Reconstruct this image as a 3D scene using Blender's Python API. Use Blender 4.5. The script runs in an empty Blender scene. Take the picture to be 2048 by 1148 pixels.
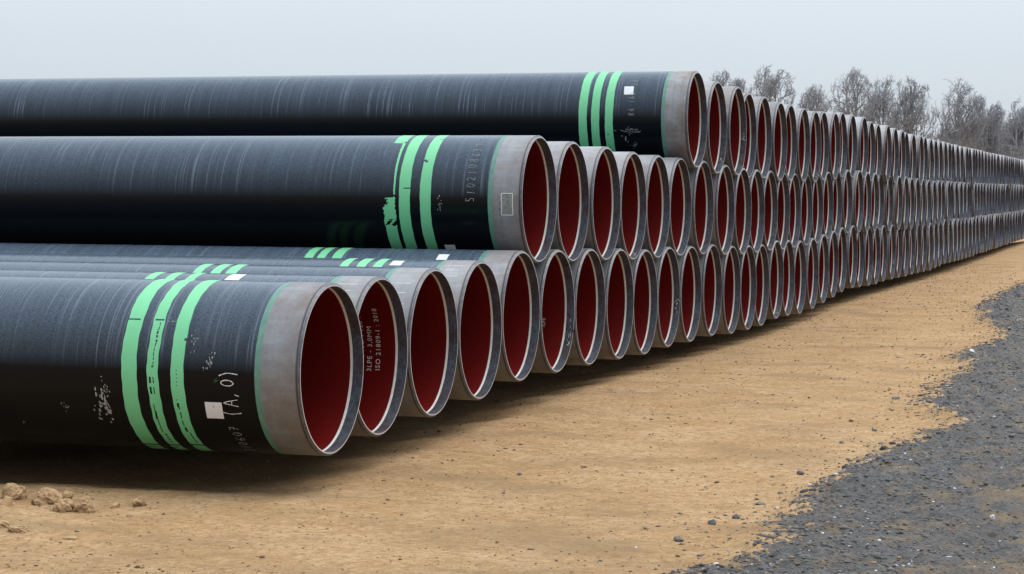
import bpy, math, random
import numpy as np
from mathutils import Vector, Matrix
R=math.radians
scene=bpy.context.scene
COL=scene.collection

# ------------------------------------------------------------------ camera
F_PX=4190.5; YAW=R(17.0987); PITCH=R(-1.8041); ROLL=R(0.5733)
CAM=Vector((6.4891,-15.9677,1.9384))
fw=Vector((-math.sin(YAW)*math.cos(PITCH),math.cos(YAW)*math.cos(PITCH),math.sin(PITCH)))
rt0=Vector((math.cos(YAW),math.sin(YAW),0)); up0=rt0.cross(fw)
rt=rt0*math.cos(ROLL)+up0*math.sin(ROLL); up=up0*math.cos(ROLL)-rt0*math.sin(ROLL)
cd=bpy.data.cameras.new('camera'); cam=bpy.data.objects.new('camera',cd); COL.objects.link(cam)
cam.matrix_world=Matrix(((rt.x,up.x,-fw.x,CAM.x),(rt.y,up.y,-fw.y,CAM.y),(rt.z,up.z,-fw.z,CAM.z),(0,0,0,1)))
cd.sensor_width=36; cd.lens=F_PX/2048*36; cd.clip_start=.1; cd.clip_end=4000
cd.dof.use_dof=False
scene.camera=cam

# ------------------------------------------------------------------ overcast sky and a weak, very soft sun
SUN_EL=R(60); SUN_AZ=R(50)          # azimuth clockwise from +Y: behind the stack, to its right
w=bpy.data.worlds.new('World'); scene.world=w; w.use_nodes=True
nt=w.node_tree; nt.nodes.clear()
o_=nt.nodes.new('ShaderNodeOutputWorld'); bg=nt.nodes.new('ShaderNodeBackground')
sk=nt.nodes.new('ShaderNodeTexSky'); sk.sky_type='NISHITA'; sk.sun_disc=False; sk.sun_elevation=SUN_EL; sk.sun_rotation=SUN_AZ
sk.air_density=1.0; sk.dust_density=3.0
hs=nt.nodes.new('ShaderNodeHueSaturation'); hs.inputs['Saturation'].default_value=.35
mx=nt.nodes.new('ShaderNodeMixRGB'); mx.inputs[0].default_value=.80; mx.inputs[2].default_value=(6.6,7.35,8.05,1)
bg.inputs[1].default_value=.1
nt.links.new(sk.outputs[0],hs.inputs['Color']); nt.links.new(hs.outputs[0],mx.inputs[1]); 
tcw=nt.nodes.new('ShaderNodeTexCoord'); spw=nt.nodes.new('ShaderNodeSeparateXYZ'); nt.links.new(tcw.outputs['Generated'],spw.inputs[0])
mrw=nt.nodes.new('ShaderNodeMapRange'); mrw.inputs[1].default_value=.0; mrw.inputs[2].default_value=.9; mrw.inputs[3].default_value=.97; mrw.inputs[4].default_value=3.0   # an overcast sky is brightest overhead
nt.links.new(spw.outputs[2],mrw.inputs[0])
sc_=nt.nodes.new('ShaderNodeVectorMath'); sc_.operation='SCALE'; nt.links.new(mx.outputs[0],sc_.inputs[0]); nt.links.new(mrw.outputs[0],sc_.inputs['Scale'])
nt.links.new(sc_.outputs[0],bg.inputs[0]); nt.links.new(bg.outputs[0],o_.inputs[0])
sd=bpy.data.lights.new('sun','SUN'); sd.energy=2.0; sd.angle=R(60); sd.color=(1,.98,.96)
so=bpy.data.objects.new('sun',sd); COL.objects.link(so)
so.rotation_euler=Vector((math.sin(SUN_AZ)*math.cos(SUN_EL),math.cos(SUN_AZ)*math.cos(SUN_EL),math.sin(SUN_EL))).to_track_quat('Z','Y').to_euler()
scene.view_settings.view_transform='Standard'; scene.view_settings.look='None'; scene.view_settings.exposure=0; scene.view_settings.gamma=1
scene.cycles.max_bounces=8; scene.cycles.use_denoising=True

ROWS=[[[0.049,-0.002],[-0.068,-0.018],[-0.06,-0.003],[-0.055,0.013],[-0.056,0.067],[-0.05,0.032],[-0.045,0.012],[-0.032,-0.006],[-0.044,-0.035],[-0.045,-0.017],[-0.036,-0.022],[-0.008,-0.009],[0.015,-0.055],[0.012,-0.067],[-0.024,-0.076],[-0.014,-0.025],[-0.046,-0.038],[-0.056,-0.085],[-0.035,-0.078],[-0.038,-0.047],[-0.047,-0.013],[-0.07,0.023],[-0.033,0.039],[-0.066,0.001],[-0.042,-0.018],[-0.05,-0.032],[-0.052,-0.018],[-0.006,-0.015],[-0.004,-0.022],[0.016,-0.032],[0.022,-0.026],[0.041,-0.026],[0.049,-0.033],[0.088,-0.034],[0.091,-0.011],[0.085,-0.002],[0.1,0.028],[0.121,0.02],[0.144,0.014],[0.143,0.0],[0.134,-0.007],[0.142,-0.004],[0.15,-0.018],[0.163,-0.016],[0.168,0.016],[0.192,0.024]],[[-0.076,0.092],[-0.078,0.049],[-0.043,0.037],[-0.046,0.017],[-0.048,0.017],[-0.052,0.023],[-0.012,0.022],[0.035,-0.008],[0.043,-0.03],[0.006,-0.028],[-0.016,-0.019],[-0.034,-0.022],[-0.062,-0.019],[-0.063,-0.028],[-0.069,-0.032],[-0.072,0.011],[-0.093,0.043],[-0.069,0.054],[-0.005,0.051],[-0.009,0.035],[-0.014,0.032],[-0.07,0.049],[-0.01,0.003],[0.06,0.015],[0.074,0.014],[0.066,0.0],[0.069,0.008]],[[0.021,0.079],[0.037,0.02],[0.076,0.021],[-0.019,-0.001],[-0.013,0.012],[0.019,-0.011],[-0.038,0.015],[-0.015,-0.004],[-0.018,-0.021],[-0.075,0.012],[-0.044,0.024],[-0.102,0.069],[-0.077,0.058],[-0.012,0.065],[-0.03,0.011],[-0.052,-0.0],[0.016,0.022],[0.027,-0.002],[0.045,-0.011],[-0.017,-0.017],[0.017,-0.011]]]
ZK=[0.0, 5.455, 10.909, 16.364, 21.818, 27.273, 32.727, 38.182, 43.636, 49.091, 54.545, 60.0]
ZS=[0.0, 0.183, 0.207, 0.262, 0.46, 0.552, 0.621, 0.735, 0.86, 0.989, 1.115, 1.241]
D=1.42; RAD=.71; STEP=D*1.002; RISE=math.sqrt(D*D-(STEP/2)**2); GAP=.28
slope=(ZS[-1]-ZS[-2])/(ZK[-1]-ZK[-2])
def zs(u):                                   # the yard rises gently along the stack
    if u<=0: return 0.0
    if u>=60: return ZS[-1]+slope*(min(u,72)-60)
    return float(np.interp(u,ZK,ZS))
YK=np.array([k*STEP for k in ZK]+[72*STEP]); GZ=np.array([v-GAP for v in ZS]+[zs(72)-GAP])
rng=random.Random(7); nrng=np.random.default_rng(11)

# ------------------------------------------------------------------ node helpers
def mat(name):
    m=bpy.data.materials.new(name); m.use_nodes=True
    return m,m.node_tree,m.node_tree.nodes['Principled BSDF']
def N(nt,t,**k):
    n=nt.nodes.new(t)
    for a,b in k.items():
        if a in n.inputs: n.inputs[a].default_value=b
        else: setattr(n,a,b)
    return n
def L(nt,a,b): nt.links.new(a,b)
def ramp(nt,src,stops,interp='LINEAR'):
    r=nt.nodes.new('ShaderNodeValToRGB'); r.color_ramp.interpolation=interp
    e=r.color_ramp.elements
    while len(e)<len(stops): e.new(.5)
    for i,(p,c) in enumerate(stops):
        e[i].position=p; e[i].color=(c,c,c,1) if isinstance(c,(int,float)) else (*c,1)
    L(nt,src,r.inputs[0]); return r.outputs[0]
def noise(nt,scale,vec=None,detail=6,rough=.6,mapscale=None,loc=None,src='Object'):
    tc=N(nt,'ShaderNodeTexCoord'); v=tc.outputs[src] if vec is None else vec
    if mapscale or loc:
        mp=N(nt,'ShaderNodeMapping'); 
        if mapscale: mp.inputs['Scale'].default_value=mapscale
        if loc: mp.inputs['Location'].default_value=loc
        L(nt,v,mp.inputs[0]); v=mp.outputs[0]
    n=N(nt,'ShaderNodeTexNoise'); n.inputs['Scale'].default_value=scale; n.inputs['Detail'].default_value=detail; n.inputs['Roughness'].default_value=rough
    L(nt,v,n.inputs['Vector']); return n.outputs['Fac']
def mix(nt,f,a,b,mode='MIX'):
    m=nt.nodes.new('ShaderNodeMixRGB'); m.blend_type=mode
    for i,v in enumerate((f,a,b)):
        if hasattr(v,'is_linked') or hasattr(v,'links'): L(nt,v,m.inputs[i])
        elif isinstance(v,(int,float)): m.inputs[i].default_value=v if i==0 else (v,v,v,1)
        else: m.inputs[i].default_value=(*v,1)
    return m.outputs[0]
def math_(nt,op,a,b=0.0,clamp=False):
    m=nt.nodes.new('ShaderNodeMath'); m.operation=op; m.use_clamp=clamp
    for i,v in enumerate((a,b)):
        if isinstance(v,(int,float)): m.inputs[i].default_value=v
        else: L(nt,v,m.inputs[i])
    return m.outputs[0]
def bump(nt,b,h,strength,dist=.01,prev=None):
    n=N(nt,'ShaderNodeBump'); n.inputs['Strength'].default_value=strength; n.inputs['Distance'].default_value=dist
    L(nt,h,n.inputs['Height'])
    if prev is not None: L(nt,prev,n.inputs['Normal'])
    L(nt,n.outputs[0],b.inputs['Normal']); return n.outputs[0]
def seeded(nt,amt=40):                       # object coordinates shifted by a random amount per object
    tc=N(nt,'ShaderNodeTexCoord'); oi=N(nt,'ShaderNodeObjectInfo')
    s=math_(nt,'MULTIPLY',oi.outputs['Random'],amt)
    v=N(nt,'ShaderNodeVectorMath',operation='ADD'); c=N(nt,'ShaderNodeCombineXYZ')
    for i in range(3): L(nt,s,c.inputs[i])
    L(nt,tc.outputs['Object'],v.inputs[0]); L(nt,c.outputs[0],v.inputs[1])
    return v.outputs[0],oi.outputs['Random'],tc

# ------------------------------------------------------------------ materials
def m_coating():
    m,nt,b=mat('black_polyethylene')
    v,rnd,tc=seeded(nt)
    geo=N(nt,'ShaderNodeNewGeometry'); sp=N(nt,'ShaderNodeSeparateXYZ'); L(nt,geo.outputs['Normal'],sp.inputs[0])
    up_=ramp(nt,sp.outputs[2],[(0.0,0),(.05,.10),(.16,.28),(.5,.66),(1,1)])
    # lean of the arcs
    # fine rings left by the extrusion head
    rings=noise(nt,1,v,detail=5,rough=.7,mapscale=(26,.5,.5))
    patch=noise(nt,1,v,detail=3,mapscale=(1.1,1.6,1.6))
    thin=noise(nt,1,v,detail=2,rough=.5,mapscale=(52,.36,.36),loc=(9,3,1))
    line=ramp(nt,thin,[(.0,0),(.60,0),(.64,.8),(.70,1),(1,1)])
    line=math_(nt,'MULTIPLY',line,ramp(nt,patch,[(.36,.1),(.62,1)]))
    line=math_(nt,'MULTIPLY',line,ramp(nt,sp.outputs[2],[(.0,0.0),(.25,1)]))
    dust_sky_sheen=math_(nt,'MULTIPLY',up_,ramp(nt,rings,[(.3,.62),(.75,1)]))  # settled dust and the sky's reflection, painted together onto upward-facing coating
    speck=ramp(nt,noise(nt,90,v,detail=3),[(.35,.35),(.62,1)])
    dust_sky_sheen=math_(nt,'MULTIPLY',dust_sky_sheen,speck)
    col=mix(nt,dust_sky_sheen,(.0022,.0030,.0045),(.105,.145,.198))
    col=mix(nt,math_(nt,'MULTIPLY',line,.50),col,(.17,.20,.25))
    scuff=math_(nt,'MULTIPLY',ramp(nt,noise(nt,1,v,detail=8,rough=.8,mapscale=(7,3,12)),[(.70,0),(.76,1)]),.25)
    col=mix(nt,scuff,col,(.18,.18,.18))
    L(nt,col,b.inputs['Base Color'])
    L(nt,ramp(nt,rings,[(.25,.16),(.8,.30)]),b.inputs['Roughness'])
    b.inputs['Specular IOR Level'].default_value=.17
    bump(nt,b,rings,.10,.004)
    return m
def m_steel():
    m,nt,b=mat('bare_steel')
    v,rnd,tc=seeded(nt)
    sp=N(nt,'ShaderNodeSeparateXYZ'); L(nt,tc.outputs['Object'],sp.inputs[0])
    streak=noise(nt,1,v,detail=6,rough=.65,mapscale=(22,1.2,1.2))
    blot=noise(nt,1,v,detail=7,rough=.7,mapscale=(3.5,3.2,3.2))
    ax=noise(nt,1,v,detail=5,rough=.7,mapscale=(2.5,16,16))
    base=mix(nt,streak,(.165,.170,.185),(.35,.355,.37))
    base=mix(nt,ramp(nt,ax,[(.45,0),(.75,.5)]),base,(.40,.40,.41))
    edge=ramp(nt,sp.outputs[0],[(0,0),(1,1)])
    mr=N(nt,'ShaderNodeMapRange'); mr.inputs[1].default_value=-.16; mr.inputs[2].default_value=-.02; L(nt,sp.outputs[0],mr.inputs[0])
    rust=math_(nt,'MULTIPLY',ramp(nt,blot,[(.44,0),(.70,1)]),ramp(nt,math_(nt,'FRACT',math_(nt,'MULTIPLY',rnd,7.3)),[(0,.3),(.7,.55),(1,.95)]))
    rust=math_(nt,'ADD',rust,math_(nt,'MULTIPLY',mr.outputs[0],math_(nt,'MULTIPLY',ramp(nt,streak,[(.35,0),(.6,1)]),.42)),True)
    base=mix(nt,rust,base,(.19,.13,.098))
    tone=ramp(nt,rnd,[(0,.66),(.5,.92),(1,1.0)])
    base=mix(nt,1.0,base,tone,'MULTIPLY')
    e2=N(nt,'ShaderNodeMapRange'); e2.inputs[1].default_value=-.040; e2.inputs[2].default_value=-.028; L(nt,sp.outputs[0],e2.inputs[0])
    base=mix(nt,math_(nt,'MULTIPLY',e2.outputs[0],.92),base,(.03,.028,.03))
    L(nt,base,b.inputs['Base Color']); b.inputs['Metallic'].default_value=.35
    L(nt,ramp(nt,blot,[(.3,.38),(.7,.6)]),b.inputs['Roughness'])
    bump(nt,b,streak,.12,.003)
    return m
def m_bevel():
    m,nt,b=mat('machined_steel')
    v,rnd,tc=seeded(nt)
    n=noise(nt,1,v,detail=5,mapscale=(4,9,9))
    L(nt,mix(nt,n,(.46,.47,.48),(.72,.73,.74)),b.inputs['Base Color']); b.inputs['Metallic'].default_value=.55; b.inputs['Roughness'].default_value=.32
    return m
def m_inner():
    m,nt,b=mat('inner_steel')
    v,rnd,tc=seeded(nt)
    n=noise(nt,34,v,detail=6,rough=.7); n2=noise(nt,5,v,detail=4)
    c=mix(nt,ramp(nt,n,[(.2,0),(.85,1)]),(.022,.024,.032),(.20,.235,.29))
    c=mix(nt,ramp(nt,n2,[(.42,0),(.68,.7)]),c,(.075,.034,.030))
    L(nt,c,b.inputs['Base Color']); b.inputs['Metallic'].default_value=.45
    L(nt,ramp(nt,n,[(.3,.3),(.7,.42)]),b.inputs['Roughness']); bump(nt,b,n,.15,.002)
    return m
def m_liner():
    m,nt,b=mat('red_epoxy_lining')
    v,rnd,tc=seeded(nt)
    n=noise(nt,2.0,v,detail=5); n2=noise(nt,120,v,detail=2)
    c=mix(nt,n,(.078,.0028,.0025),(.128,.0055,.0045))
    L(nt,mix(nt,ramp(nt,n2,[(.74,0),(.8,.5)]),c,(.4,.16,.12)),b.inputs['Base Color'])
    b.inputs['Roughness'].default_value=.45; b.inputs['Specular IOR Level'].default_value=.15
    return m
def m_plain(name,col,rough=.6,var=.25,scale=30,metal=0,ms=None):
    m,nt,b=mat(name); v,rnd,tc=seeded(nt)
    n=noise(nt,scale,v,detail=6,rough=.7,mapscale=ms)
    L(nt,mix(nt,ramp(nt,n,[(.3,0),(.7,1)]),tuple(c*(1-var) for c in col),tuple(min(1,c*(1+var)) for c in col)),b.inputs['Base Color'])
    b.inputs['Roughness'].default_value=rough; b.inputs['Metallic'].default_value=metal
    bump(nt,b,n,.1,.004); return m
def m_chalk(name,dens=.5):
    m,nt,b=mat(name); v,rnd,tc=seeded(nt)
    n=noise(nt,140,v,detail=4,rough=.8)
    L(nt,mix(nt,ramp(nt,n,[(dens-.14,0),(dens+.1,1)]),(.03,.033,.04),(.62,.62,.62)),b.inputs['Base Color']); b.inputs['Roughness'].default_value=.8
    return m
def m_stripe():
    m,nt,b=mat('green_paint'); v,rnd,tc=seeded(nt)
    n=noise(nt,8,v,detail=6,rough=.7); s=noise(nt,1,v,detail=4,rough=.8,mapscale=(70,5,5))
    c=mix(nt,n,(.120,.44,.205),(.165,.54,.275))
    c=mix(nt,ramp(nt,s,[(.70,0),(.76,.45)]),c,(.05,.20,.10))
    L(nt,c,b.inputs['Base Color']); b.inputs['Roughness'].default_value=.5; return m
def m_bark():
    m,nt,b=mat('bark'); v,rnd,tc=seeded(nt)
    n=noise(nt,2,v,detail=5)
    L(nt,mix(nt,n,(.20,.20,.215),(.32,.32,.335)),b.inputs['Base Color']); b.inputs['Roughness'].default_value=.9; return m
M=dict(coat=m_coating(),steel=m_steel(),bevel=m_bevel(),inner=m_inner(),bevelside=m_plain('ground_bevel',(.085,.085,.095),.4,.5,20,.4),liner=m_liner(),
  epoxy=m_plain('green_epoxy_primer',(.082,.20,.155),.45,.22,14,ms=(2,1,1)),
  lip=m_plain('cream_coating_edge',(.72,.69,.63),.35,.12,30),
  stripe=m_stripe(),chalk=m_chalk('white_chalk',.42),faint=m_chalk('faint_chalk',.56),
  sticker=m_plain('white_sticker',(.62,.62,.64),.5,.10,60),ink=m_plain('grey_ink',(.10,.10,.11),.6,.3,200),
  film=m_plain('grubby_label_film',(.17,.18,.17),.4,.5,40),dark=m_plain('dark_scrape',(.02,.02,.024),.3,.4,80),
  stencil=m_plain('stencil_paint',(.62,.60,.58),.6,.3,160),bark=m_bark(),
  clod=m_plain('sand_clod',(.30,.19,.095),.95,.4,22),greystone=m_plain('grey_stone',(.108,.10,.094),.85,.45,25),
  darkstone=m_plain('dark_stone',(.035,.036,.04),.85,.45,25),palestone=m_plain('pale_stone',(.50,.51,.53),.8,.25,20),brownstone=m_plain('brown_stone',(.115,.072,.04),.9,.4,25))

# ------------------------------------------------------------------ mesh helpers
def mesh(name,verts,faces,mt,smooth=True):
    me=bpy.data.meshes.new(name); me.from_pydata([tuple(v) for v in verts],[],faces)
    me.materials.append(mt)
    if smooth: me.polygons.foreach_set('use_smooth',[True]*len(faces))
    me.update(); return me
def link(name,me,parent=None):
    o=bpy.data.objects.new(name,me); COL.objects.link(o)
    if parent is not None: o.parent=parent
    return o
def lathe(bands,n=128,inward=False):
    """each band is its own strip of (x, radius) points, so that edges between bands stay crisp"""
    V=[];Fc=[]
    for pts in bands:
        for (a,b) in zip(pts[:-1],pts[1:]):
            k=len(V)
            for (x,r) in (a,b):
                for i in range(n):
                    t=2*math.pi*i/n; V.append((x,r*math.cos(t),r*math.sin(t)))
            for i in range(n):
                j=(i+1)%n; q=(k+i,k+j,k+n+j,k+n+i); Fc.append(q if inward else q[::-1])
    return V,Fc
def wrap(u0,v0,pts,r,sgn=-1):                # flat (u along the girth, v towards the pipe body) -> cylinder
    return [(v0-v,r*math.cos(u0+sgn*u/r),r*math.sin(u0+sgn*u/r)) for u,v in pts]
def patch(x0,x1,t0,t1,r,holes=None,edges=None,nu=None,nv=8):
    """a coat of paint or a sticker on the cylinder, between two girth angles (degrees)"""
    nu=nu or max(2,int(abs(t1-t0)/1.0)); V=[];Fc=[]
    for i in range(nu+1):
        t=t0+(t1-t0)*i/nu; a,b=(edges(t) if edges else (x0,x1))
        for j in range(nv+1):
            V.append((a+(b-a)*j/nv,r*math.cos(R(t)),r*math.sin(R(t))))
    for i in range(nu):
        for j in range(nv):
            if holes and holes(t0+(t1-t0)*(i+.5)/nu,(j+.5)/nv): continue
            k=i*(nv+1)+j; Fc.append((k,k+1,k+nv+2,k+nv+1))
    return V,Fc
GL={'0':[[(.5,0),(.15,.2),(.08,.6),(.4,1),(.8,.85),(.9,.4),(.55,0)]],'1':[[(.4,0),(.55,1)]],
 '2':[[(.1,.8),(.4,1),(.8,.85),(.7,.5),(.1,.02),(.95,.05)]],'3':[[(.1,.9),(.6,1),(.8,.75),(.4,.52),(.85,.4),(.75,.05),(.1,.05)]],
 '6':[[(.8,1),(.3,.7),(.1,.3),(.4,0),(.85,.2),(.7,.5),(.15,.4)]],'7':[[(.1,.95),(.85,1),(.35,0)],[(.25,.5),(.8,.52)]],
 '8':[[(.7,.95),(.25,.9),(.2,.62),(.8,.35),(.7,.02),(.2,.05),(.15,.35),(.75,.65),(.75,.95)]],'9':[[(.85,.75),(.5,1),(.15,.75),(.4,.5),(.85,.7),(.7,0)]],
 'A':[[(0,0),(.5,1.05),(1,0)],[(.2,.38),(.85,.36)]],'(':[[(.55,1.15),(.15,.6),(.35,-.1)]],')':[[(.2,1.15),(.6,.6),(.35,-.15)]],
 ',':[[(.3,.1),(.15,-.15)]],'O':[[(.5,.1),(.12,.3),(.12,.75),(.5,1),(.9,.75),(.9,.3),(.5,.1),(.3,.2)]],
 'S':[[(.85,.9),(.3,1),(.2,.62),(.8,.45),(.75,.05),(.1,.1)]],'5':[[(.85,1),(.25,1),(.2,.6),(.7,.6),(.85,.25),(.5,0),(.1,.1)]],' ':[]}
def hand(text,h,wd,gap,thick,seed,drift=0.0):
    """handwriting as ribbons in flat (u,v)"""
    r=random.Random(seed); quads=[]; u=0
    for ch in text:
        sl=r.uniform(-.12,.12); hh=h*r.uniform(.88,1.1); oy=r.uniform(-.06,.06)*h
        for st in GL[ch]:
            P=[]
            for a,b in zip(st[:-1],st[1:]):
                for k in range(4): P.append((a[0]+(b[0]-a[0])*k/4,a[1]+(b[1]-a[1])*k/4))
            P.append(st[-1])
            for _ in range(2): P=[P[0]]+[((P[i-1][0]+2*P[i][0]+P[i+1][0])/4,(P[i-1][1]+2*P[i][1]+P[i+1][1])/4) for i in range(1,len(P)-1)]+[P[-1]]
            P=[(u+p[0]*wd+sl*p[1]*wd,oy+drift*u+p[1]*hh) for p in P]
            for a,b in zip(P[:-1],P[1:]):
                dx,dy=b[0]-a[0],b[1]-a[1]; l=math.hypot(dx,dy) or 1; tt=thick*r.uniform(.6,1.1)/2
                nx,ny=-dy/l*tt,dx/l*tt; ex,ey=dx/l*tt*.6,dy/l*tt*.6
                quads.append([(a[0]+nx-ex,a[1]+ny-ey),(a[0]-nx-ex,a[1]-ny-ey),(b[0]-nx+ex,b[1]-ny+ey),(b[0]+nx+ex,b[1]+ny+ey)])
        u+=wd+gap
    return quads
def quads_on(quads,x0,t0,r,sgn=-1,inward=False):
    V=[];Fc=[]
    for i,q in enumerate(quads):
        rr=r+(i%7)*.00008*(-1 if inward else 1)
        k=len(V); V+=wrap(R(t0),x0,q,rr,sgn); Fc.append((k,k+1,k+2,k+3))
    return V,Fc
def font_quads(text,size):
    cu=bpy.data.curves.new('t','FONT'); cu.body=text; cu.size=size; cu.space_character=1.15; cu.resolution_u=2
    ob=bpy.data.objects.new('t',cu); COL.objects.link(ob)
    dg=bpy.context.evaluated_depsgraph_get(); me=bpy.data.meshes.new_from_object(ob.evaluated_get(dg))
    out=([tuple(v.co[:2]) for v in me.vertices],[tuple(p.vertices) for p in me.polygons])
    bpy.data.objects.remove(ob); bpy.data.curves.remove(cu); bpy.data.meshes.remove(me)
    return out

# ------------------------------------------------------------------ ground
def vnoise(x,y,seed):                         # smooth value noise on arrays
    xi=np.floor(x).astype(np.int64); yi=np.floor(y).astype(np.int64); fx=x-xi; fy=y-yi
    fx=fx*fx*(3-2*fx); fy=fy*fy*(3-2*fy)
    def h(a,b):
        n=(a*374761393+b*668265263+seed*1442695041)&0x7fffffff
        n=((n^(n>>13))*1274126177)&0x7fffffff
        return ((n^(n>>16))&0xffff)/65535.0
    return (h(xi,yi)*(1-fx)+h(xi+1,yi)*fx)*(1-fy)+(h(xi,yi+1)*(1-fx)+h(xi+1,yi+1)*fx)*fy
def fbm(x,y,seed,o=4):
    s=0;a=.5
    for k in range(o): s=s+a*(vnoise(x*2**k,y*2**k,seed+k)-.5); a*=.55
    return s
EDGE=[(-9,3.4),(-3.4,3.6),(-3.05,3.85),(-2.4,3.93),(-2.0,3.97),(-.97,3.83),(.39,3.82),(1.67,3.87),(2.99,3.95),(4.14,4.12),(5.29,4.29),(6.15,4.5),(6.76,4.2),(8.12,3.93),(10.57,3.87),(12.79,3.92),(14.4,3.95),(15.99,3.46),(18.2,3.66),(20.6,3.92),(22.61,3.84),(25.83,3.25),(29.24,2.85),(35.16,2.78),(44.24,2.95),(60,3.3),(90,4.0)]
EY=np.array([e[0] for e in EDGE]); EX=np.array([e[1] for e in EDGE])
def edge_dist(x,y):                           # > 0 inside the gravel
    return x-np.interp(y,EY,EX)
def ground_z(x,y,detail=True):
    x=np.asarray(x,float); y=np.asarray(y,float)
    z=np.interp(y,YK,GZ)
    near=np.clip(1-np.maximum(np.abs(y-30)-60,0)/60,0,1)
    z=z+near*(.05*fbm(x*.6,y*.45,3)+.022*fbm(x*2.6,y*2.6,21,3)+.020*fbm(x*8,y*7,23,3))
    d=edge_dist(x,y)+.35*fbm(x*1.6,y*1.1,61,5)
    g=1/(1+np.exp(-d*14))
    inner=np.clip(d/1.2,0,1)
    z=z+g*near*(.075*(1-.5*inner)+.16*fbm(x*1.1,y*.8,31,3)*(1-.3*inner)+.14*fbm(x*5,y*4,37,4))
    # loose heap of sand at the near left
    m=np.exp(-(((x+2.0)/.50)**2+((y+2.35)/.62)**2))
    z=z+m*(.035+.12*fbm(x*7,y*7,51,4))
    # shallow hollow added under the stack, shaped to deepen the shade there
    sm=lambda q: np.clip(q,0,1)**2*(3-2*np.clip(q,0,1))
    wv=.45*fbm(x*1.3+5,y*.9,71,4)
    z=z-.15*sm((.15-x+wv)/1.7)*sm((y+.75+wv)/1.5)*sm((104-y)/3)*(1-sm((-x-4.2)/.8))
    # bank of sand the pipes rest on, behind their ends
    bk=np.clip((-x-4.4)/1.0,0,1)*np.clip((y+1.6)/1.2,0,1)*np.clip((106-y)/3,0,1)
    z=z+bk*(GAP-.004)
    return z,g
fx=list(np.arange(-3.6,8.0,.035)); xs_=[-900,-400,-160,-70,-40,-25,-19.5,-18,-14,-10,-7.5,-6,-5,-4.5,-4.2,-4,-3.8]+fx+[8.2,8.6,9.2,10,12,15,20,28,40,70,150,400,900]
ys=[-900,-300,-100,-50,-30,-20,-14,-10,-8,-6.5,-5.5,-4.9]; y=-4.6
while y<110: ys.append(y); y+=max(.032,.0027*(y+16))
ys+=[111,113,116,120,126,135,150,180,230,300,450,900,2500]
XX,YY=np.meshgrid(np.array(xs_),np.array(ys)); Z,G=ground_z(XX,YY)
nx,ny=len(xs_),len(ys)
V=np.stack([XX.ravel(),YY.ravel(),Z.ravel()],1)
idx=np.arange(nx*ny).reshape(ny,nx); Q=np.stack([idx[:-1,:-1],idx[:-1,1:],idx[1:,1:],idx[1:,:-1]],-1).reshape(-1,4)
gm=bpy.data.meshes.new('ground'); gm.vertices.add(len(V)); gm.vertices.foreach_set('co',V.ravel())
gm.loops.add(Q.size); gm.loops.foreach_set('vertex_index',Q.ravel()); gm.polygons.add(len(Q)); gm.polygons.foreach_set('loop_start',np.arange(0,Q.size,4))
gm.polygons.foreach_set('use_smooth',[True]*len(Q)); gm.update(); gm.validate()
at=gm.attributes.new('gravel','FLOAT','POINT'); at.data.foreach_set('value',edge_dist(XX,YY).ravel())
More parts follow.
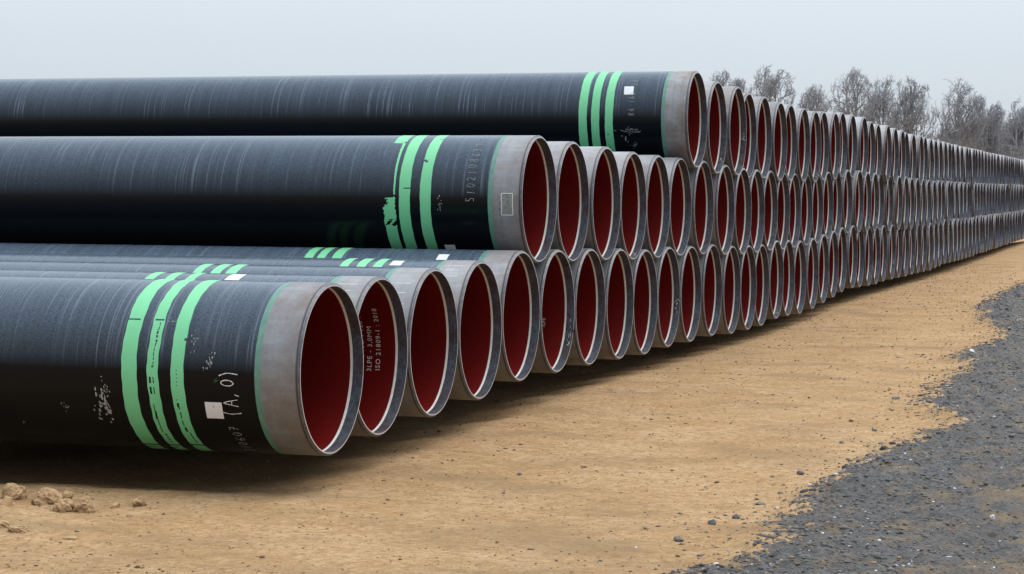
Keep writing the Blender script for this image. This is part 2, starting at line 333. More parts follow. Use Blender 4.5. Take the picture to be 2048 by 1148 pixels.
def m_ground():
    m,nt,b=mat('sand_and_gravel')
    at=N(nt,'ShaderNodeAttribute',attribute_name='gravel')
    w1=noise(nt,1,detail=6,rough=.62,mapscale=(1.7,1.2,1.5)); w2=noise(nt,7,detail=6,rough=.75)
    d=math_(nt,'ADD',math_(nt,'SUBTRACT',at.outputs['Fac'],.10),math_(nt,'MULTIPLY',math_(nt,'SUBTRACT',w1,.5),.95))
    d=math_(nt,'ADD',d,math_(nt,'MULTIPLY',math_(nt,'SUBTRACT',w2,.5),1.25))
    g=ramp(nt,d,[(.0,0),(.045,1)])
    # sand
    s1=noise(nt,.9,detail=5); s2=noise(nt,4.5,detail=7,rough=.7); s3=noise(nt,60,detail=5,rough=.8)
    sand=mix(nt,ramp(nt,s1,[(.35,0),(.65,1)]),(.385,.232,.104),(.475,.318,.175))
    sand=mix(nt,ramp(nt,s2,[(.35,0),(.75,.8)]),sand,(.30,.17,.068))
    sand=mix(nt,ramp(nt,s3,[(.3,.7),(.52,0)]),sand,(.155,.092,.045))
    sand=mix(nt,ramp(nt,s3,[(.6,0),(.75,.35)]),sand,(.48,.37,.25))
    sp1=noise(nt,26,detail=5,rough=.75,loc=(3,1,0)); clus=noise(nt,1.6,detail=4,loc=(7,1,0))
    sv=N(nt,'ShaderNodeTexVoronoi'); sv.inputs['Scale'].default_value=24; sv.inputs['Randomness'].default_value=1; tcs=N(nt,'ShaderNodeTexCoord'); wv_=N(nt,'ShaderNodeVectorMath',operation='ADD'); nn_=N(nt,'ShaderNodeTexNoise'); nn_.inputs['Scale'].default_value=30; L(nt,tcs.outputs['Object'],nn_.inputs['Vector']); sc2=N(nt,'ShaderNodeVectorMath',operation='SCALE'); sc2.inputs['Scale'].default_value=.05; L(nt,nn_.outputs['Color'],sc2.inputs[0]); L(nt,tcs.outputs['Object'],wv_.inputs[0]); L(nt,sc2.outputs[0],wv_.inputs[1]); L(nt,wv_.outputs[0],sv.inputs['Vector'])
    sr=N(nt,'ShaderNodeSeparateColor'); L(nt,sv.outputs['Color'],sr.inputs[0])
    rad=math_(nt,'MULTIPLY',ramp(nt,sr.outputs[0],[(.35,0),(1,1)]),.42)
    spk2=ramp(nt,math_(nt,'SUBTRACT',rad,sv.outputs['Distance']),[(0,0),(.06,1)])
    spk=math_(nt,'MAXIMUM',spk2,ramp(nt,sp1,[(.58,0),(.64,1)]))
    spk=math_(nt,'MULTIPLY',spk,ramp(nt,clus,[(.3,.3),(.6,1)]))
    sand=mix(nt,math_(nt,'MULTIPLY',spk,.60),sand,(.07,.042,.022))
    mt_=noise(nt,15,detail=4,rough=.65,loc=(1,9,0)); sand=mix(nt,ramp(nt,mt_,[(.50,0),(.66,.62)]),sand,(.215,.122,.055)); sand=mix(nt,ramp(nt,mt_,[(.34,.45),(.46,0)]),sand,(.50,.36,.21))
    dp=noise(nt,1,detail=5,rough=.6,mapscale=(.55,.9,1),loc=(4,2,0)); sand=mix(nt,ramp(nt,dp,[(.50,0),(.68,.68)]),sand,(.215,.135,.066))
    # gravel
    g1=noise(nt,1.3,detail=6,rough=.7); g2=noise(nt,38,detail=7,rough=.8)
    vo=N(nt,'ShaderNodeTexVoronoi'); vo.inputs['Scale'].default_value=34; tc=N(nt,'ShaderNodeTexCoord'); L(nt,tc.outputs['Object'],vo.inputs['Vector'])
    gr=mix(nt,ramp(nt,g2,[(.3,0),(.7,1)]),(.024,.025,.027),(.165,.165,.17))
    gr=mix(nt,ramp(nt,vo.outputs['Color'],[(.2,0),(1,.55)]),gr,(.20,.203,.215))
    gr=mix(nt,ramp(nt,g1,[(.4,0),(.7,.55)]),gr,(.105,.096,.09))
    g4=noise(nt,9,detail=6,rough=.75,loc=(2,5,0)); gr=mix(nt,ramp(nt,g4,[(.33,.75),(.5,0)]),gr,(.035,.035,.038)); gr=mix(nt,ramp(nt,g4,[(.55,0),(.72,.5)]),gr,(.215,.215,.22))
    # sand worked into the gravel
    sx=noise(nt,1,detail=8,rough=.72,mapscale=(2.6,1.9,2)); 
    far_=ramp(nt,math_(nt,'MULTIPLY',at.outputs['Fac'],.25),[(.1,0),(.5,.10)])
    gr=mix(nt,ramp(nt,math_(nt,'ADD',sx,far_),[(.53,0),(.68,.75)]),gr,(.25,.185,.115))
    gr=mix(nt,1.0,gr,(1.0,.965,.915),'MULTIPLY')
    L(nt,mix(nt,g,sand,gr),b.inputs['Base Color']); b.inputs['Roughness'].default_value=.95; b.inputs['Specular IOR Level'].default_value=.2
    hb=noise(nt,22,detail=7,rough=.75)
    hs_=mix(nt,g,math_(nt,'MULTIPLY',s3,.35),math_(nt,'ADD',math_(nt,'MULTIPLY',g2,1.1),math_(nt,'MULTIPLY',vo.outputs['Distance'],-.8)))
    p=bump(nt,b,hb,.7,.03); bump(nt,b,hs_,1.0,.02,p)
    return m
gm.materials.append(m_ground())
go=link('ground',gm); go['kind']='structure'

# ------------------------------------------------------------------ stones
def ico():
    t=(1+5**.5)/2
    v=[(-1,t,0),(1,t,0),(-1,-t,0),(1,-t,0),(0,-1,t),(0,1,t),(0,-1,-t),(0,1,-t),(t,0,-1),(t,0,1),(-t,0,-1),(-t,0,1)]
    f=[(0,11,5),(0,5,1),(0,1,7),(0,7,10),(0,10,11),(1,5,9),(5,11,4),(11,10,2),(10,7,6),(7,1,8),(3,9,4),(3,4,2),(3,2,6),(3,6,8),(3,8,9),(4,9,5),(2,4,11),(6,2,10),(8,6,7),(9,8,1)]
    v=np.array(v)/np.linalg.norm(v[0]); return v,np.array(f)
def subdiv(v,f):
    v=[tuple(a) for a in v]; c={}; nf=[]
    def mid(a,b):
        k=(min(a,b),max(a,b))
        if k not in c:
            p=(np.array(v[a])+np.array(v[b])); v.append(tuple(p/np.linalg.norm(p))); c[k]=len(v)-1
        return c[k]
    for a,b,d in f:
        ab,bd,da=mid(a,b),mid(b,d),mid(d,a); nf+=[(a,ab,da),(b,bd,ab),(d,da,bd),(ab,bd,da)]
    return np.array(v),np.array(nf)
IV,IF=ico()
def scatter(name,pts,sizes,mats,flat=.6,mi=None):
    n=len(pts); a=nrng.uniform(0,2*np.pi,n); jit=nrng.uniform(.62,1.2,(n,12,1))
    P=IV[None]*jit; sx=nrng.uniform(.7,1.35,n); P=P*np.stack([sx,1/sx,np.full(n,flat)*nrng.uniform(.6,1.3,n)],1)[:,None,:]
    ca,sa=np.cos(a)[:,None],np.sin(a)[:,None]; X=P[...,0]*ca-P[...,1]*sa; Y=P[...,0]*sa+P[...,1]*ca
    P=np.stack([X,Y,P[...,2]],-1)*sizes[:,None,None]; P=P+pts[:,None,:]
    Fa=(IF[None]+(np.arange(n)*12)[:,None,None]).reshape(-1,3)
    me=bpy.data.meshes.new(name); me.vertices.add(n*12); me.vertices.foreach_set('co',P.ravel()); me.loops.add(Fa.size); me.loops.foreach_set('vertex_index',Fa.ravel().astype(np.int32))
    me.polygons.add(len(Fa)); me.polygons.foreach_set('loop_start',np.arange(0,Fa.size,3))
    for mm in mats: me.materials.append(mm)
    me.polygons.foreach_set('material_index',np.repeat(mi if mi is not None else np.zeros(n,int),20).astype(np.int32)); me.update(); return link(name,me)
def along(n,ymin,ymax,p=1.6): return ymin+(ymax-ymin)*nrng.uniform(0,1,n)**p
# gravel stones
n=26000; yy=along(n,-4.4,70,1.9); dd=np.abs(nrng.normal(0,1.0,n))*1.3; out=nrng.uniform(0,1,n)<.035; dd=np.where(out,-nrng.exponential(.22,n),dd)
xx=np.interp(yy,EY,EX)+dd+.35*nrng.normal(0,.35,n)
sz=nrng.lognormal(math.log(.0085),.45,n)*(1+np.maximum(yy,0)*.012); sz=np.minimum(sz,.035); sz=np.where(out,np.minimum(sz*1.3,.03),sz)
zz,_=ground_z(xx,yy)
mi=nrng.choice(4,n,p=[.80,.03,.12,.05])
o=scatter('gravel',np.stack([xx,yy,zz+sz*.15],1),sz,[M['greystone'],M['palestone'],M['brownstone'],M['clod']],.6,mi); o['kind']='stuff'; o['label']='loose grey gravel stones over the roadside bank'
# darker lumps pressed into the gravel, thickest along its edge
n=2600; yy=along(n,-4.4,60,1.5); dd=np.abs(nrng.normal(0,.50,n))-.02; xx=np.interp(yy,EY,EX)+dd+.35*nrng.normal(0,.15,n)
sz=np.minimum(nrng.lognormal(math.log(.017),.4,n),.055)*(1+np.maximum(yy,0)*.012); zz,_=ground_z(xx,yy)
o=scatter('gravel_lumps',np.stack([xx,yy,zz],1),sz,[M['greystone'],M['brownstone'],M['darkstone']],.55,nrng.choice(3,n,p=[.45,.12,.43])); o['kind']='stuff'; o['label']='dark lumps of compacted gravel along the edge of the bank'
# crumbs of soil on the sand
n=11000; yy=along(n,-4.4,60,1.7); xx=nrng.uniform(-2.6,3.9,n)+.0; sz=np.minimum(nrng.lognormal(math.log(.0058),.5,n)*(1+np.maximum(yy,0)*.02),.026); zz,_=ground_z(xx,yy)
o=scatter('soil_crumbs',np.stack([xx,yy,zz+sz*.1],1),sz,[M['brownstone'],M['greystone'],M['clod']],.6,nrng.choice(3,n,p=[.62,.05,.33])); o['kind']='stuff'; o['label']='fine dark crumbs of soil strewn over the yellow sand'
# single stones and clods
SV,SF=subdiv(*subdiv(*subdiv(IV,IF)))
def rock(name,label,cat,x,y,s,mt,group,seed,flat=.8,rough=.3,sink=.25):
    r=np.random.default_rng(seed); P=SV.copy(); d=np.ones(len(P))
    for k in range(7):                         # chipped facets
        nrm=r.normal(size=3); nrm/=np.linalg.norm(nrm); h=r.uniform(.55,.9); t=P@nrm; d=np.minimum(d,np.where(t>0,h/np.maximum(t,1e-3),9))
    off=r.uniform(0,50,3)
    lump=fbm((P[:,0]+P[:,2]*.7)*2.4+off[0],(P[:,1]-P[:,2]*.6)*2.4+off[1],seed%97,4)
    P=P*(d*(1+rough*lump*2))[:,None]*np.array([r.uniform(.85,1.25),r.uniform(.85,1.15),flat])*s
    z,_=ground_z(x,y); me=mesh(name,P,[tuple(int(i) for i in f) for f in SF],mt,False)
    o=link(name,me); o.location=(x,y,float(z)+s*flat*(1-2*sink)*.75); o.rotation_euler=(0,0,r.uniform(0,6))
    o['label']=label; o['category']=cat; o['group']=group; return o
G1='clods of sand at the foot of the near pipe'
for k,(x,y,s,fl,lb) in enumerate([
 (-2.02,-1.62,.055,1.1,'pale sand clod standing at the far left of the heap'),
 (-1.96,-1.42,.078,1.0,'largest upright sand clod at the back of the heap'),
 (-1.66,-1.62,.082,.95,'grey-brown sand clod in the middle of the heap, right of the tallest one'),
 (-1.62,-1.36,.045,1.0,'small clod perched behind the grey-brown sand clod'),
 (-1.42,-1.85,.070,.95,'knobbly golden clod second from the right end of the heap'),
 (-1.28,-1.82,.062,1.0,'knobbly golden clod at the right end of the heap'),
 (-1.82,-1.86,.055,.8,'low sand clod in front of the tallest clod of the heap'),
 (-1.17,-1.60,.034,.7,'small flat sand clod alone between heap and round clod'),
 (-1.07,-1.45,.048,1.0,'round pale sand clod standing apart right of the heap'),
 (-.93,-1.56,.026,.6,'flat little clod right beside the round pale clod'),
 (-1.02,-3.05,.060,.5,'pale broken sand slab in front of the heap'),
 (-1.22,-2.9,.055,.5,'brown broken sand slab at the front left of the heap'),
 (-.80,-3.12,.036,.35,'thin brown flake of sand lying right of the broken slabs')]):
    if k in (10,11): x-=.18; y+=.1
    x=-1.55+(x+1.55)*1.22; rock('sand_clod',lb,'clod',x,y,s*1.22,M['clod'],G1,100+k,fl,.38)
G2='single stones lying by the gravel edge'
for k,(x,y,s,mt,fl,lb) in enumerate([
 (3.81,16.6,.050,'palestone',.7,'white stone on the grey gravel, far up the bank'),
 (5.35,.08,.026,'palestone',.8,'small white stone on the gravel at the lower right'),
 (5.50,.22,.024,'greystone',.7,'bluish stone just right of the small white stone'),
 (3.57,2.09,.036,'greystone',.8,'grey stone alone on the sand, left of the gravel bank'),
 (3.40,-.85,.034,'greystone',.9,'dark round stone on the sand, lower of the close pair'),
 (3.50,-.45,.030,'greystone',.9,'dark round stone on the sand, upper of the close pair'),
 (3.34,-1.75,.038,'greystone',.6,'jagged bluish stone at the lower tip of the gravel'),
 (3.52,.42,.034,'greystone',.45,'flat dark stone on the sand above the close pair'),
 (1.67,1.89,.030,'clod',.6,'pale stone on open sand below the ninth bottom pipe'),
 (3.45,6.1,.030,'brownstone',.6,'brown stone on the sand beside a notch in the gravel edge'),
 (4.35,-2.5,.050,'greystone',.5,'long flat grey stone at the bottom edge of the gravel'),
 (3.62,8.6,.040,'greystone',.6,'dark stone off the dark point of the gravel bank')]):
    rock('stone',lb,'stone',x,y,s,M[mt],G2,300+k,fl,.3)

# ------------------------------------------------------------------ pipes
LEN=18.0; FACE=0.0
STEEL_IN=-.335; EPX=-.385
shared={}
def pm(name,bands,mt,inward=False):
    V,Fc=lathe(bands,128,inward); shared[name]=mesh(name,V,Fc,mt)
RI=.682
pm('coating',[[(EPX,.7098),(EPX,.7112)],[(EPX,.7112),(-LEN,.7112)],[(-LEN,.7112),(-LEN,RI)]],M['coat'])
pm('epoxy_ring',[[(STEEL_IN,.7101),(STEEL_IN,.7106)],[(STEEL_IN,.7106),(EPX-.002,.7106)]],M['epoxy'])
pm('steel_band',[[(-.019,.7100),(-.10,.7100),(-.2,.7100),(EPX,.7100)]],M['steel'])
pm('end_face',[[(0,RI),(0,.692)]],M['bevel'])
pm('bevel',[[(0,.692),(-.016,.7072)],[(-.016,.7072),(-.019,.7100)]],M['bevelside'])
pm('inner_band',[[(0,RI),(-.05,RI),(-.094,RI)]],M['inner'],True)
pm('coating_edge',[[(-.094,RI),(-.0945,RI-.0025)],[(-.0945,RI-.0025),(-.116,RI-.0025)],[(-.116,RI-.0025),(-.1165,RI-.001)]],M['lip'],True)
pm('lining',[[(-.116,RI-.001),(-1,RI-.001),(-4,RI-.001),(-LEN,RI-.001)]],M['liner'],True)
ORD={1:'first',2:'second',3:'third',4:'fourth',5:'fifth',6:'sixth',7:'seventh',8:'eighth',9:'ninth',10:'tenth',11:'eleventh',12:'twelfth',13:'thirteenth',14:'fourteenth',15:'fifteenth',16:'sixteenth',17:'seventeenth',18:'eighteenth',19:'nineteenth'}
TENS={20:('twenty','twentieth'),30:('thirty','thirtieth'),40:('forty','fortieth'),50:('fifty','fiftieth'),60:('sixty','sixtieth')}
def ordinal(n):
    if n in ORD: return ORD[n]
    a,b=TENS[n//10*10]; return b if n%10==0 else a+'-'+ORD[n%10]
ROWN=['bottom','middle','top']; OFF=[0,4.5,10]; COUNT=[69,65,59]
SPECIAL={(0,0):'nearest bottom-row pipe, black with three green stripes and chalked letters (A,O)',
 (0,1):'second pipe of the bottom row, with stencilled standard number inside its red lining',
 (1,0):'nearest middle-row pipe, black with a torn green stripe and long chalked number',
 (2,0):'nearest top-row pipe, black with three even green stripes and a white sticker',
 (1,1):'second pipe of the middle row, directly behind the one with the torn stripe',
 (1,3):'fourth pipe of the middle row, with a dark scrape low in its mouth',
 (0,5):'sixth pipe of the bottom row, with smeared scribble on its inner steel band',
 (0,9):'tenth pipe of the bottom row, with smeared scribble on its inner steel band',
 (2,2):'third pipe of the top row, with smeared scribble on its inner steel band',
 (2,1):'second pipe of the top row, with smeared scribble low on its inner band'}
PIPES={}
prng=random.Random(5)
for r in range(3):
    for i in range(COUNT[r]):
        u=OFF[r]+i
        if i<len(ROWS[r]): dx,dz=ROWS[r][i]
        else: dx,dz=.06+prng.gauss(0,.014),prng.gauss(0,.008)
        if r==0 and i>=len(ROWS[0]): dx=.19+.002*(i-45)+prng.gauss(0,.028)
        if r and i>=len(ROWS[r]): dx=.03+.0045*(i-20)+prng.gauss(0,.030)
        t=bpy.data.objects.new('steel_pipe',None); COL.objects.link(t); t.empty_display_size=.3
        t.location=(dx,u*STEP,RAD+r*RISE+zs(u)+dz)
        t['label']=SPECIAL.get((r,i)) or ['red-lined black steel pipe, %s from near end of %s row','open rusty-ended steel pipe, %s from near end of %s row','steel pipe with bright rim, %s from near end of %s row'][(i+r)%3]%(ordinal(i+1),ROWN[r])
        t['category']='pipe'; t['group']='steel pipes stacked in three long rows'
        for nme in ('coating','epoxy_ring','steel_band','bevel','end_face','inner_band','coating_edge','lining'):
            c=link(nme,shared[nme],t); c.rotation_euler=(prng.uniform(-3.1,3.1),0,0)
        PIPES[(r,i)]=t
def part(name,VF,mt,p,label=None,smooth=True):
    o=link(name,mesh(name,VF[0],VF[1],mt,smooth),p)
    if label: o['label']=label
    return o
RP=.7124
def stripe(p,x0,x1,t0=60,t1=300,holes=None,edges=None,label=None,nu=None,nv=10):
    return part('painted_stripe',patch(x0,x1,t0,t1,RP,holes,edges,nu,nv),M['stripe'],p,label)
def wob(x0,x1,seed,a=.006):
    r=np.random.default_rng(seed); ph=r.uniform(0,6,6)
    def f(t):
        q=R(t); return (x0+a*(math.sin(9*q+ph[0])+.5*math.sin(31*q+ph[1]))/2,x1+a*(math.sin(8*q+ph[2])+.6*math.sin(27*q+ph[3]))/2)
    return f
P=PIPES[(0,0)]
# cuts where the adhesive tape was slit
def h1(t,v): return 145.2<t<146.6 and v<.85 or 244.4<t<246.2 or 249<t<251 and v<.55 
def h2(t,v):
    a=147<t<178 and abs(v-(.62-.0035*(t-147)))<.06 and (t*1.7)%5>1.2
    b=203<t<227 and abs(v-(.30+.004*(t-203)))<.055
    c=(184<t<189 or 191<t<196) and (abs(v-.25)<.06 or abs(v-.55)<.06) and (t*3)%2>.7
    return a or b or c or 145<t<146.5 and .2<v<.9 or 243.6<t<245.6 or 228<t<240 and abs(v-.5)<.06 and (t*1.3)%4>1.5 or 249<t<251 and v<.5
def h3(t,v):
    return (199<t<226 and abs(v-(.32+.004*(t-199)))<.05 and (t*.9)%6>1.4) or (226<t<240 and abs(v-.62)<.05) or (178<t<190 and abs(v-.45)<.05 and (t*2)%5>3.4) or 242<t<243.8 or (158<t<160 and v>.85)
stripe(P,-1.555,-1.42,60,262,h1,wob(-1.555,-1.42,1),nu=330,nv=10)
stripe(P,-1.325,-1.225,60,262,h2,wob(-1.325,-1.225,2,.008),'green stripe with long black slits',nu=330,nv=12)
stripe(P,-1.115,-1.0,60,264,h3,wob(-1.115,-1.0,3,.005),nu=330,nv=12)
# the middle pipe: first stripe torn away in its upper half
P=PIPES[(1,0)]
_rr=random.Random(9); _tear=[_rr.uniform(-1,1) for _ in range(400)]
def tear(t,k=0):
    q=t*.62+k*57; i=int(q)%398; f=q-int(q); return _tear[i]*(1-f)+_tear[i+1]*f
def e1(t):
    r=tear(t)*.007
    if t<121: return (-1.60+r,-1.455)
    if t<180: 
        k=(180-t)/59; return (-1.475-.012*k+r*.4,-1.455)
    if t<190: return (-1.585+r*3,-1.455+r)
    if t<206: return (-1.59+r,-1.45+r*.5)
    return (-1.585+r*.3,-1.455)
def hm(t,v):
    s=tear(t+v*14,1)*.7+tear(t*2.1,2)*.4
    return (181<t<186 and (v<.35+.3*s)) or (199.5<t<206 and s+.5*math.sin(v*9+t*.8)>.25) or (118<t<121 and v>.55 and s>0) or (177<t<179)
stripe(P,0,0,60,262,hm,e1,'green stripe torn to a sliver in its upper half',nu=400,nv=14)
stripe(P,-1.41,-1.28,60,262,lambda t,v:(171<t<172 and v>.4),wob(-1.41,-1.28,5,.004))
stripe(P,-1.165,-1.04,60,262,lambda t,v:(143.5<t<147 and v<.45 and abs(v*8-(t-143.5))<1.6) or 112<t<113.4 and v>.6,wob(-1.165,-1.04,6,.004),nu=300)
P=PIPES[(2,0)]
stripe(P,-1.615,-1.49,60,262,lambda t,v:(216<t<226 and v<.3 and math.sin(t*3)>-.2),wob(-1.615,-1.49,7,.004),nu=300)
stripe(P,-1.425,-1.305,60,262,None,wob(-1.425,-1.305,8,.003))
stripe(P,-1.22,-1.10,60,262,lambda t,v:(199<t<201.5 and .25<v<.42),wob(-1.22,-1.10,9,.004),nu=300)
for i,ss in {1:[(-2.185,-2.09),(-1.985,-1.89),(-1.78,-1.69)],2:[(-2.38,-2.285),(-2.19,-2.085),(-2.03,-1.92)],3:[(-1.425,-1.335),(-1.245,-1.145),(-1.065,-.97)],4:[(-2.39,-2.29),(-2.24,-2.145),(-2.065,-1.95)]}.items():
    for k,(a,b) in enumerate(ss): stripe(PIPES[(0,i)],a,b,62,262,None,wob(a,b,20+i*3+k,.004))
# stickers
def sticker(p,x0,x1,t0,t1,skew=0,ink=True):
    o=part('sticker',patch(x0,x1,t0,t1,.7132,None,(lambda t:(x0+skew*(t-t0)/(t1-t0),x1+skew*(t-t0)/(t1-t0))),12,3),M['sticker'],p,None)
    return o
def smudge(p,x,t,w,h,seed,mt,r_=.7138,n=26,label=None,name='chalk_mark',inward=False):
    r=random.Random(seed); V=[];Fc=[]
    for k in range(n):
        a=x+r.gauss(0,w/2.6); q=t+r.gauss(0,h/2.6); sx=r.uniform(.06,.24)*w*.5; st=r.uniform(.07,.22)*h*.5; rr=r_+(k%9)*.00007*(-1 if inward else 1)
        k0=len(V)
        for (ax,at_) in ((-sx,-st*.4),(-sx*.2,-st),(sx,-st*.2),(sx*.3,st),(-sx*.7,st*.6)):
            V.append((a+ax,rr*math.cos(R(q+at_)),rr*math.sin(R(q+at_))))
        Fc.append(tuple(range(k0,k0+5)))
    return part(name,(V,Fc),mt,p,label)
P0=PIPES[(0,0)]; PM=PIPES[(1,0)]; PT=PIPES[(2,0)]
sticker(P0,-.835,-.686,200.0,212.2,-.006)
sticker(PT,-.972,-.832,139.9,151.8,.012)
smudge(P0,-.765,203.5,.05,2.2,90,M['ink'],.7136,n=10,name='printed_code'); smudge(PT,-.90,144,.05,2.2,91,M['ink'],.7136,n=9,name='printed_code')
sticker(PIPES[(0,1)],-1.40,-1.26,97,112,0); sticker(PIPES[(0,3)],-.90,-.78,102,113.5,0); sticker(PIPES[(0,4)],-.86,-.74,112,123,0); sticker(PM,-.95,-.83,226,234,0)
def rec(name,lst,x,t,rr,mt,p,label=None):
    V,Fc=quads_on(lst,x,t,rr); part(name,(V,Fc),mt,p,label,False)
# chalk writing: runs up the girth, tops of the letters towards the pipe body
rec('chalk_writing',hand('(A,O)',.135,.058,.024,.0075,3),-.545,209.0,.7134,M['chalk'],P0)
rec('chalk_writing',hand('310607',.085,.047,.021,.0065,8,drift=.05),-.575,249.5,.7134,M['faint'],P0)
rec('chalk_writing',hand('S10210863',.100,.046,.030,.0058,14,drift=.0),-.535,183.0,.7134,M['faint'],PM)
rec('chalk_writing',hand('9 8',.100,.046,.030,.0068,15),-.535,126.0,.7134,M['faint'],PM)
rec('chalk_writing',hand('86 160',.085,.042,.022,.0062,16),-.79,178.0,.7134,M['faint'],PT)
rec('chalk_writing',hand('26',.085,.05,.03,.0062,18),-.79,139.0,.7134,M['faint'],PT)
smudge(PT,-.86,195.5,.22,3.5,1,M['faint'],n=40); smudge(PT,-.79,214,.05,7,2,M['faint'],n=22); smudge(PT,-.93,203,.1,12,31,M['faint'],n=9)
smudge(PM,-.93,186,.05,10,3,M['faint'],n=12); smudge(P0,-.78,173,.06,9,4,M['faint'],n=26); smudge(P0,-.93,160,.06,8,5,M['faint'],n=12)
smudge(P0,-1.76,205,.10,16,6,M['faint'],n=48,label='scuffed patch left of the stripes'); smudge(P0,-1.70,194,.05,9,7,M['faint'],n=20); smudge(P0,-2.1,207,.06,6,9,M['faint'],n=10)
smudge(P0,-1.17,146,.05,3,12,M['chalk'],n=9); smudge(P0,-2.55,222,.05,2,13,M['chalk'],n=5)
smudge(P0,-.715,185.5,.035,2.0,10,M['stripe'],n=9,name='paint_splash')
# film label on the bare band of the middle pipe
part('film_label',patch(-.232,-.10,175.5,195,.7108,None,None,14,3),M['film'],PM)
fr=[]
for (a,b) in (((0,0),(.236,0)),((.236,0),(.236,.128)),((.236,.128),(0,.128)),((0,.128),(0,0))):
    for k in range(8):
        t0,t1=k/8,(k+1)/8; x0,y0=a[0]+(b[0]-a[0])*t0,a[1]+(b[1]-a[1])*t0; x1,y1=a[0]+(b[0]-a[0])*t1,a[1]+(b[1]-a[1])*t1
        dx,dy=x1-x0,y1-y0; l=math.hypot(dx,dy); nx_,ny_=-dy/l*.004,dx/l*.004; fr.append([(x0+nx_,y0+ny_),(x0-nx_,y0-ny_),(x1-nx_,y1-ny_),(x1+nx_,y1+ny_)])
rec('label_border',fr,-.102,194.6,.7114,M['stencil'],PM)
smudge(PM,-.165,177,.08,3,21,M['dark'],.7112,n=14); smudge(PM,-.245,186,.02,14,22,M['dark'],.7106,n=20)
# chalk boxes on the bare bands
def box_mark(p,x,t,w,h,seed):
    q=[]
    r=random.Random(seed)
    for (a,b) in (((0,0),(h,0)),((h,0),(h,w)),((h,w),(0,w)),((0,w),(0,0)),((h*.5,.1*w),(h*.5,w*.9))):
        dx,dy=b[0]-a[0],b[1]-a[1]; l=math.hypot(dx,dy); nx_,ny_=-dy/l*.003,dx/l*.003
        q.append([(a[0]+nx_,a[1]+ny_),(a[0]-nx_,a[1]-ny_),(b[0]-nx_,b[1]-ny_),(b[0]+nx_,b[1]+ny_)])
    rec('chalk_box',q,x,t,.7108,M['stencil'],p)
box_mark(PIPES[(0,2)],-.10,147,.2,.26,1); box_mark(PIPES[(0,1)],-.12,132,.18,.22,2); box_mark(PIPES[(0,3)],-.12,128,.18,.2,3); box_mark(PT,-.10,118,.12,.10,4)
# stencilled lines inside the second bottom pipe
def stencil(p,text,size,x,t):
    v,f=font_quads(text,size); V=[]
    for a,b in v: V.append((x-b,.6795*math.cos(R(t)+a/.68),.6795*math.sin(R(t)+a/.68)))
    part('stencilled_line',(V,f),M['stencil'],p,None,False)
P1=PIPES[(0,1)]
stencil(P1,'ISO 21809-1 : 2018',.066,-.262,345.0)
stencil(P1,'3LPE - 3,0MM',.066,-.345,344.0)
stencil(P1,'FACE NO : 120 -',.066,-.425,343.0)
stencil(PIPES[(0,5)],'3LPE',.05,-.35,341)
# smeared marks on inner bands
def scrib(key,x,t,seed,h=14):
    p=PIPES[key]; smudge(p,x,t,.06,h,seed,M['dark'],.6812,n=26,name='smeared_mark',inward=True); smudge(p,x+.004,t-1,.05,h*.9,seed+1,M['stencil'],.6806,n=14,name='smeared_mark',inward=True)
scrib((0,5),-.045,334,41,20); scrib((0,9),-.045,350,43,18); scrib((2,2),-.05,354,45,14); scrib((2,1),-.055,315,47,12)
scrib((0,7),-.04,281,49,10); scrib((1,3),-.055,294,51,12); scrib((0,15),-.05,300,53,12); scrib((2,5),-.05,290,55,9); scrib((2,8),-.05,305,57,12); scrib((0,27),-.05,335,59,16); scrib((0,30),-.05,340,61,14)
scrib((1,40),-.05,340,63,16); scrib((0,46),-.05,330,65,16); scrib((2,38),-.05,335,67,16)

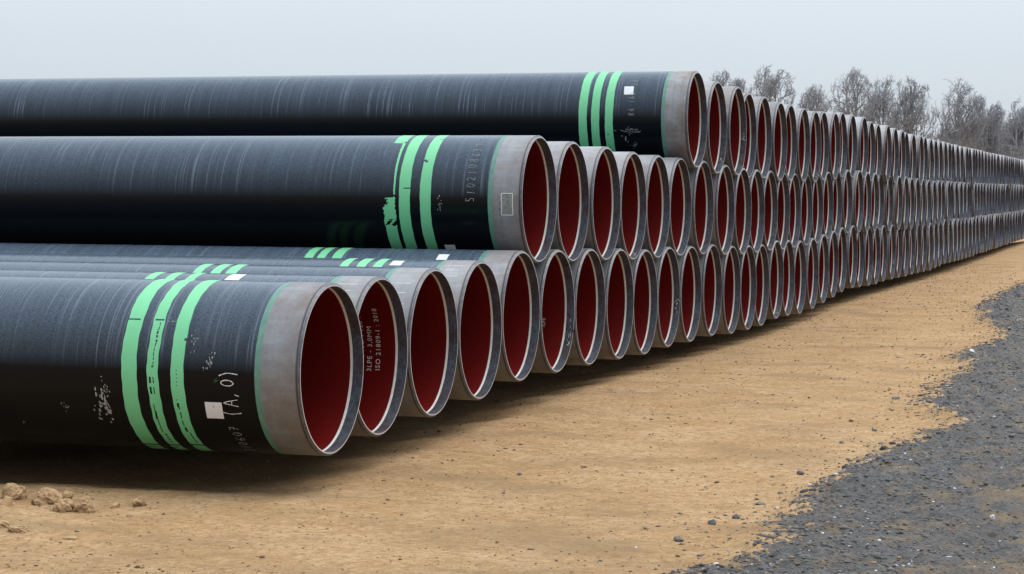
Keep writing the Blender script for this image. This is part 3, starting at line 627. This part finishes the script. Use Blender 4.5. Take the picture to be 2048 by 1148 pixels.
# ------------------------------------------------------------------ bare winter trees beyond the stack
def tube(V,Fc,a,b,ra,rb,n=3):
    d=(b-a); 
    if d.length<1e-6: return
    d.normalize(); s=d.orthogonal().normalized(); t=d.cross(s); k=len(V)
    for (c,r_) in ((a,ra),(b,rb)):
        for i in range(n):
            q=2*math.pi*i/n; V.append(c+(s*math.cos(q)+t*math.sin(q))*r_)
    for i in range(n): j=(i+1)%n; Fc.append((k+i,k+j,k+n+j,k+n+i))
def make_tree(seed,H,wide,crown_h,dense=1.0,spread=1.0,twig=.008):
    r=random.Random(seed); T=([],[]); Cc=([],[]); B=H-crown_h
    def grow(p,d,length,rad,depth):
        seg={1:4,2:3,3:3}.get(depth,2); pts=[p]; q=p; dd=d.copy()
        for s in range(seg):
            dd=(dd+Vector((r.gauss(0,1),r.gauss(0,1),r.gauss(0,.8)))*.10+Vector((0,0,.03))).normalized()
            nq=q+dd*(length/seg); r0=rad*(1-.5*s/seg); r1=rad*(1-.5*(s+1)/seg)
            segs.append((q,nq,r0,r1,depth)); q=nq; pts.append(q)
        if depth>=6: return
        n=max(2,round({1:5,2:4,3:4,4:4,5:3}[depth]*dense))
        for c in range(n):
            f=1.0 if c==0 else r.uniform(.22,.98)
            k=f*seg; i=min(int(k),seg-1); st=pts[i].lerp(pts[i+1],k-i)
            az=c*2.4+r.uniform(-.5,.5); ang=R(r.uniform(24,64)*spread)
            s=dd.orthogonal().normalized(); t=dd.cross(s)
            nd=(dd*math.cos(ang)+(s*math.cos(az)+t*math.sin(az))*math.sin(ang)).normalized()
            grow(st,nd,length*{1:.66,2:.66,3:.66,4:.62,5:.6}[depth]*r.uniform(.75,1.1),rad*.60*r.uniform(.85,1.1),depth+1)
    segs=[]; nl=7
    for c in range(nl):
        az=c*2.4+r.uniform(-.3,.3); ang=R([6,28,38,48,58,68,76][c]+r.uniform(-5,5))
        grow(Vector((0,0,-.09*c)),Vector((math.sin(ang)*math.cos(az),math.sin(ang)*math.sin(az),math.cos(ang))),r.uniform(.9,1.15),.045,1)
    zs_=sorted(s[1].z for s in segs); ztop=zs_[int(len(zs_)*.99)]; xs2=sorted(s[1].x for s in segs); ys2=sorted(s[1].y for s in segs)
    cx=(xs2[int(len(xs2)*.05)]+xs2[int(len(xs2)*.95)])/2; cy=(ys2[int(len(ys2)*.05)]+ys2[int(len(ys2)*.95)])/2
    rr=sorted(math.hypot(s[1].x-cx,s[1].y-cy) for s in segs)[int(len(segs)*.93)]
    kz=crown_h/ztop; kx=wide/rr
    ph=[r.uniform(0,6) for _ in range(4)]
    def tr(v):
        q=min(1,max(0,v.z)/(.4*ztop)); x,y,z=(v.x-cx*q)*kx,(v.y-cy*q)*kx,v.z*kz
        a=math.atan2(y,x); c0=crown_h*.42; lim=1+.13*math.sin(3*a+ph[0]+z)+.08*math.sin(5*a+ph[1]-z*1.7)      # keeps the crown domed
        rho=math.sqrt((x*x+y*y)/(wide*wide*1.1)+((z-c0)/(crown_h*.60))**2)/lim
        if rho>.7: k=(.7+.34*math.tanh((rho-.7)/.34))/rho; x*=k; y*=k; z=c0+(z-c0)*k
        return Vector((x,y,B+z))
    for (a_,b_,ra,rb,dp) in segs: tube(Cc[0],Cc[1],tr(a_),tr(b_),max(ra*kz,twig),max(rb*kz,twig),5 if dp<3 else 3)
    p=Vector((0,0,-.4)); n=6
    for k in range(n):
        q=Vector((r.gauss(0,.06),r.gauss(0,.06),-.4+(B+.5)*(k+1)/n)) if k<n-1 else Vector((0,0,B+.1))
        tube(T[0],T[1],p,q,.30-.10*k/n,.30-.10*(k+1)/n,8); p=q
    return mesh('trunk',T[0],T[1],M['bark']),mesh('crown',Cc[0],Cc[1],M['bark'])
def spot(px,dist):
    a=math.atan((px-1024)/F_PX)-YAW; x=CAM.x+math.sin(a)*dist; y=CAM.y+math.cos(a)*dist
    return x,y,float(np.interp(y,YK,GZ))
def tree(px,top_z,dist,seed,label,wide,crown_h,dense=1.0,spread=1.0):
    x,y,gz=spot(px,dist)
    ms=make_tree(seed,top_z-gz,wide,crown_h,dense,spread)
    t=bpy.data.objects.new('bare_tree',None); COL.objects.link(t); t.location=(x,y,gz)
    t['label']=label; t['category']='tree'; t['group']='bare winter trees beyond the pipe stack'
    link('trunk',ms[0],t); link('crown',ms[1],t)
tree(1426,19.9,245,1,'faint bare tree just right of the nearest top-row pipe mouth',2.1,5.0,.9)
tree(1472,19.4,252,2,'thin low bare tree, second from the left',2.1,5.0,.9)
tree(1537,19.5,235,3,'tall bare tree with dense round crown, third from the left',3.1,5.6)
tree(1620,17.5,238,4,'bare tree with small fan of twigs, left of the tall spreading pair',2.6,4.5)
tree(1700,18.3,225,5,'bare tree with broad forked crown, leftmost of the three dark-limbed ones',3.2,6.5,1,1.1)
tree(1760,18.0,232,6,'bare tree in the middle of the three dark-limbed ones',2.6,6.2)
tree(1815,17.2,222,7,'bare tree leaning right, rightmost of the three dark-limbed ones',2.9,6.5,1,1.1)
tree(1912,16.3,215,8,'dense twiggy bare tree standing left of the wood',3.4,6.5,1.1)
tree(1972,14.6,220,9,'dense bare tree second from the right edge',2.7,6,1.1)
tree(2040,14.2,212,10,'dense bare tree at the right edge of the photo',3.0,6,1.1)
# the wood behind reads as one grey mass
wv=[];wf=[]; wr=random.Random(77); tmpl=[make_tree(900+k,6.4,3.0,6.2,.95)[1] for k in range(3)]; off_=0
for k in range(180):
    row=k%3; px=1850+(k//3)*15+wr.uniform(-9,9); dist=wr.uniform(255,300)
    if k>=96: px=1180+(k-96)*14+wr.uniform(-9,9)
    x,y,gz=spot(px,dist); topz=8.3+wr.uniform(-1,.5) if k>=96 else (11.6+min(1.6,max(0,px-1850)*.02))*dist/235+wr.uniform(-1.2,.7)-row*2.6
    ms=tmpl[wr.randrange(3)]; q=wr.uniform(0,6); c,s_=math.cos(q),math.sin(q); sx=wr.uniform(.8,1.2)
    co=np.empty(len(ms.vertices)*3); ms.vertices.foreach_get('co',co); co=co.reshape(-1,3)
    co=np.stack([(co[:,0]*c-co[:,1]*s_)*sx+x,(co[:,0]*s_+co[:,1]*c)*sx+y,co[:,2]+topz-6.4],1)
    ff=np.array([v for p in ms.polygons for v in p.vertices],np.int32).reshape(-1,4)
    wv.append(co); wf.append(ff+off_); off_+=len(co)
wv=np.concatenate(wv); wf=np.concatenate(wf)
me=bpy.data.meshes.new('woodland'); me.vertices.add(len(wv)); me.vertices.foreach_set('co',wv.ravel()); me.loops.add(wf.size); me.loops.foreach_set('vertex_index',wf.ravel().astype(np.int32)); me.polygons.add(len(wf)); me.polygons.foreach_set('loop_start',np.arange(0,wf.size,4)); me.materials.append(M['bark']); me.update()
o=link('woodland',me); o['kind']='stuff'; o['label']='grey leafless wood far behind the single trees'
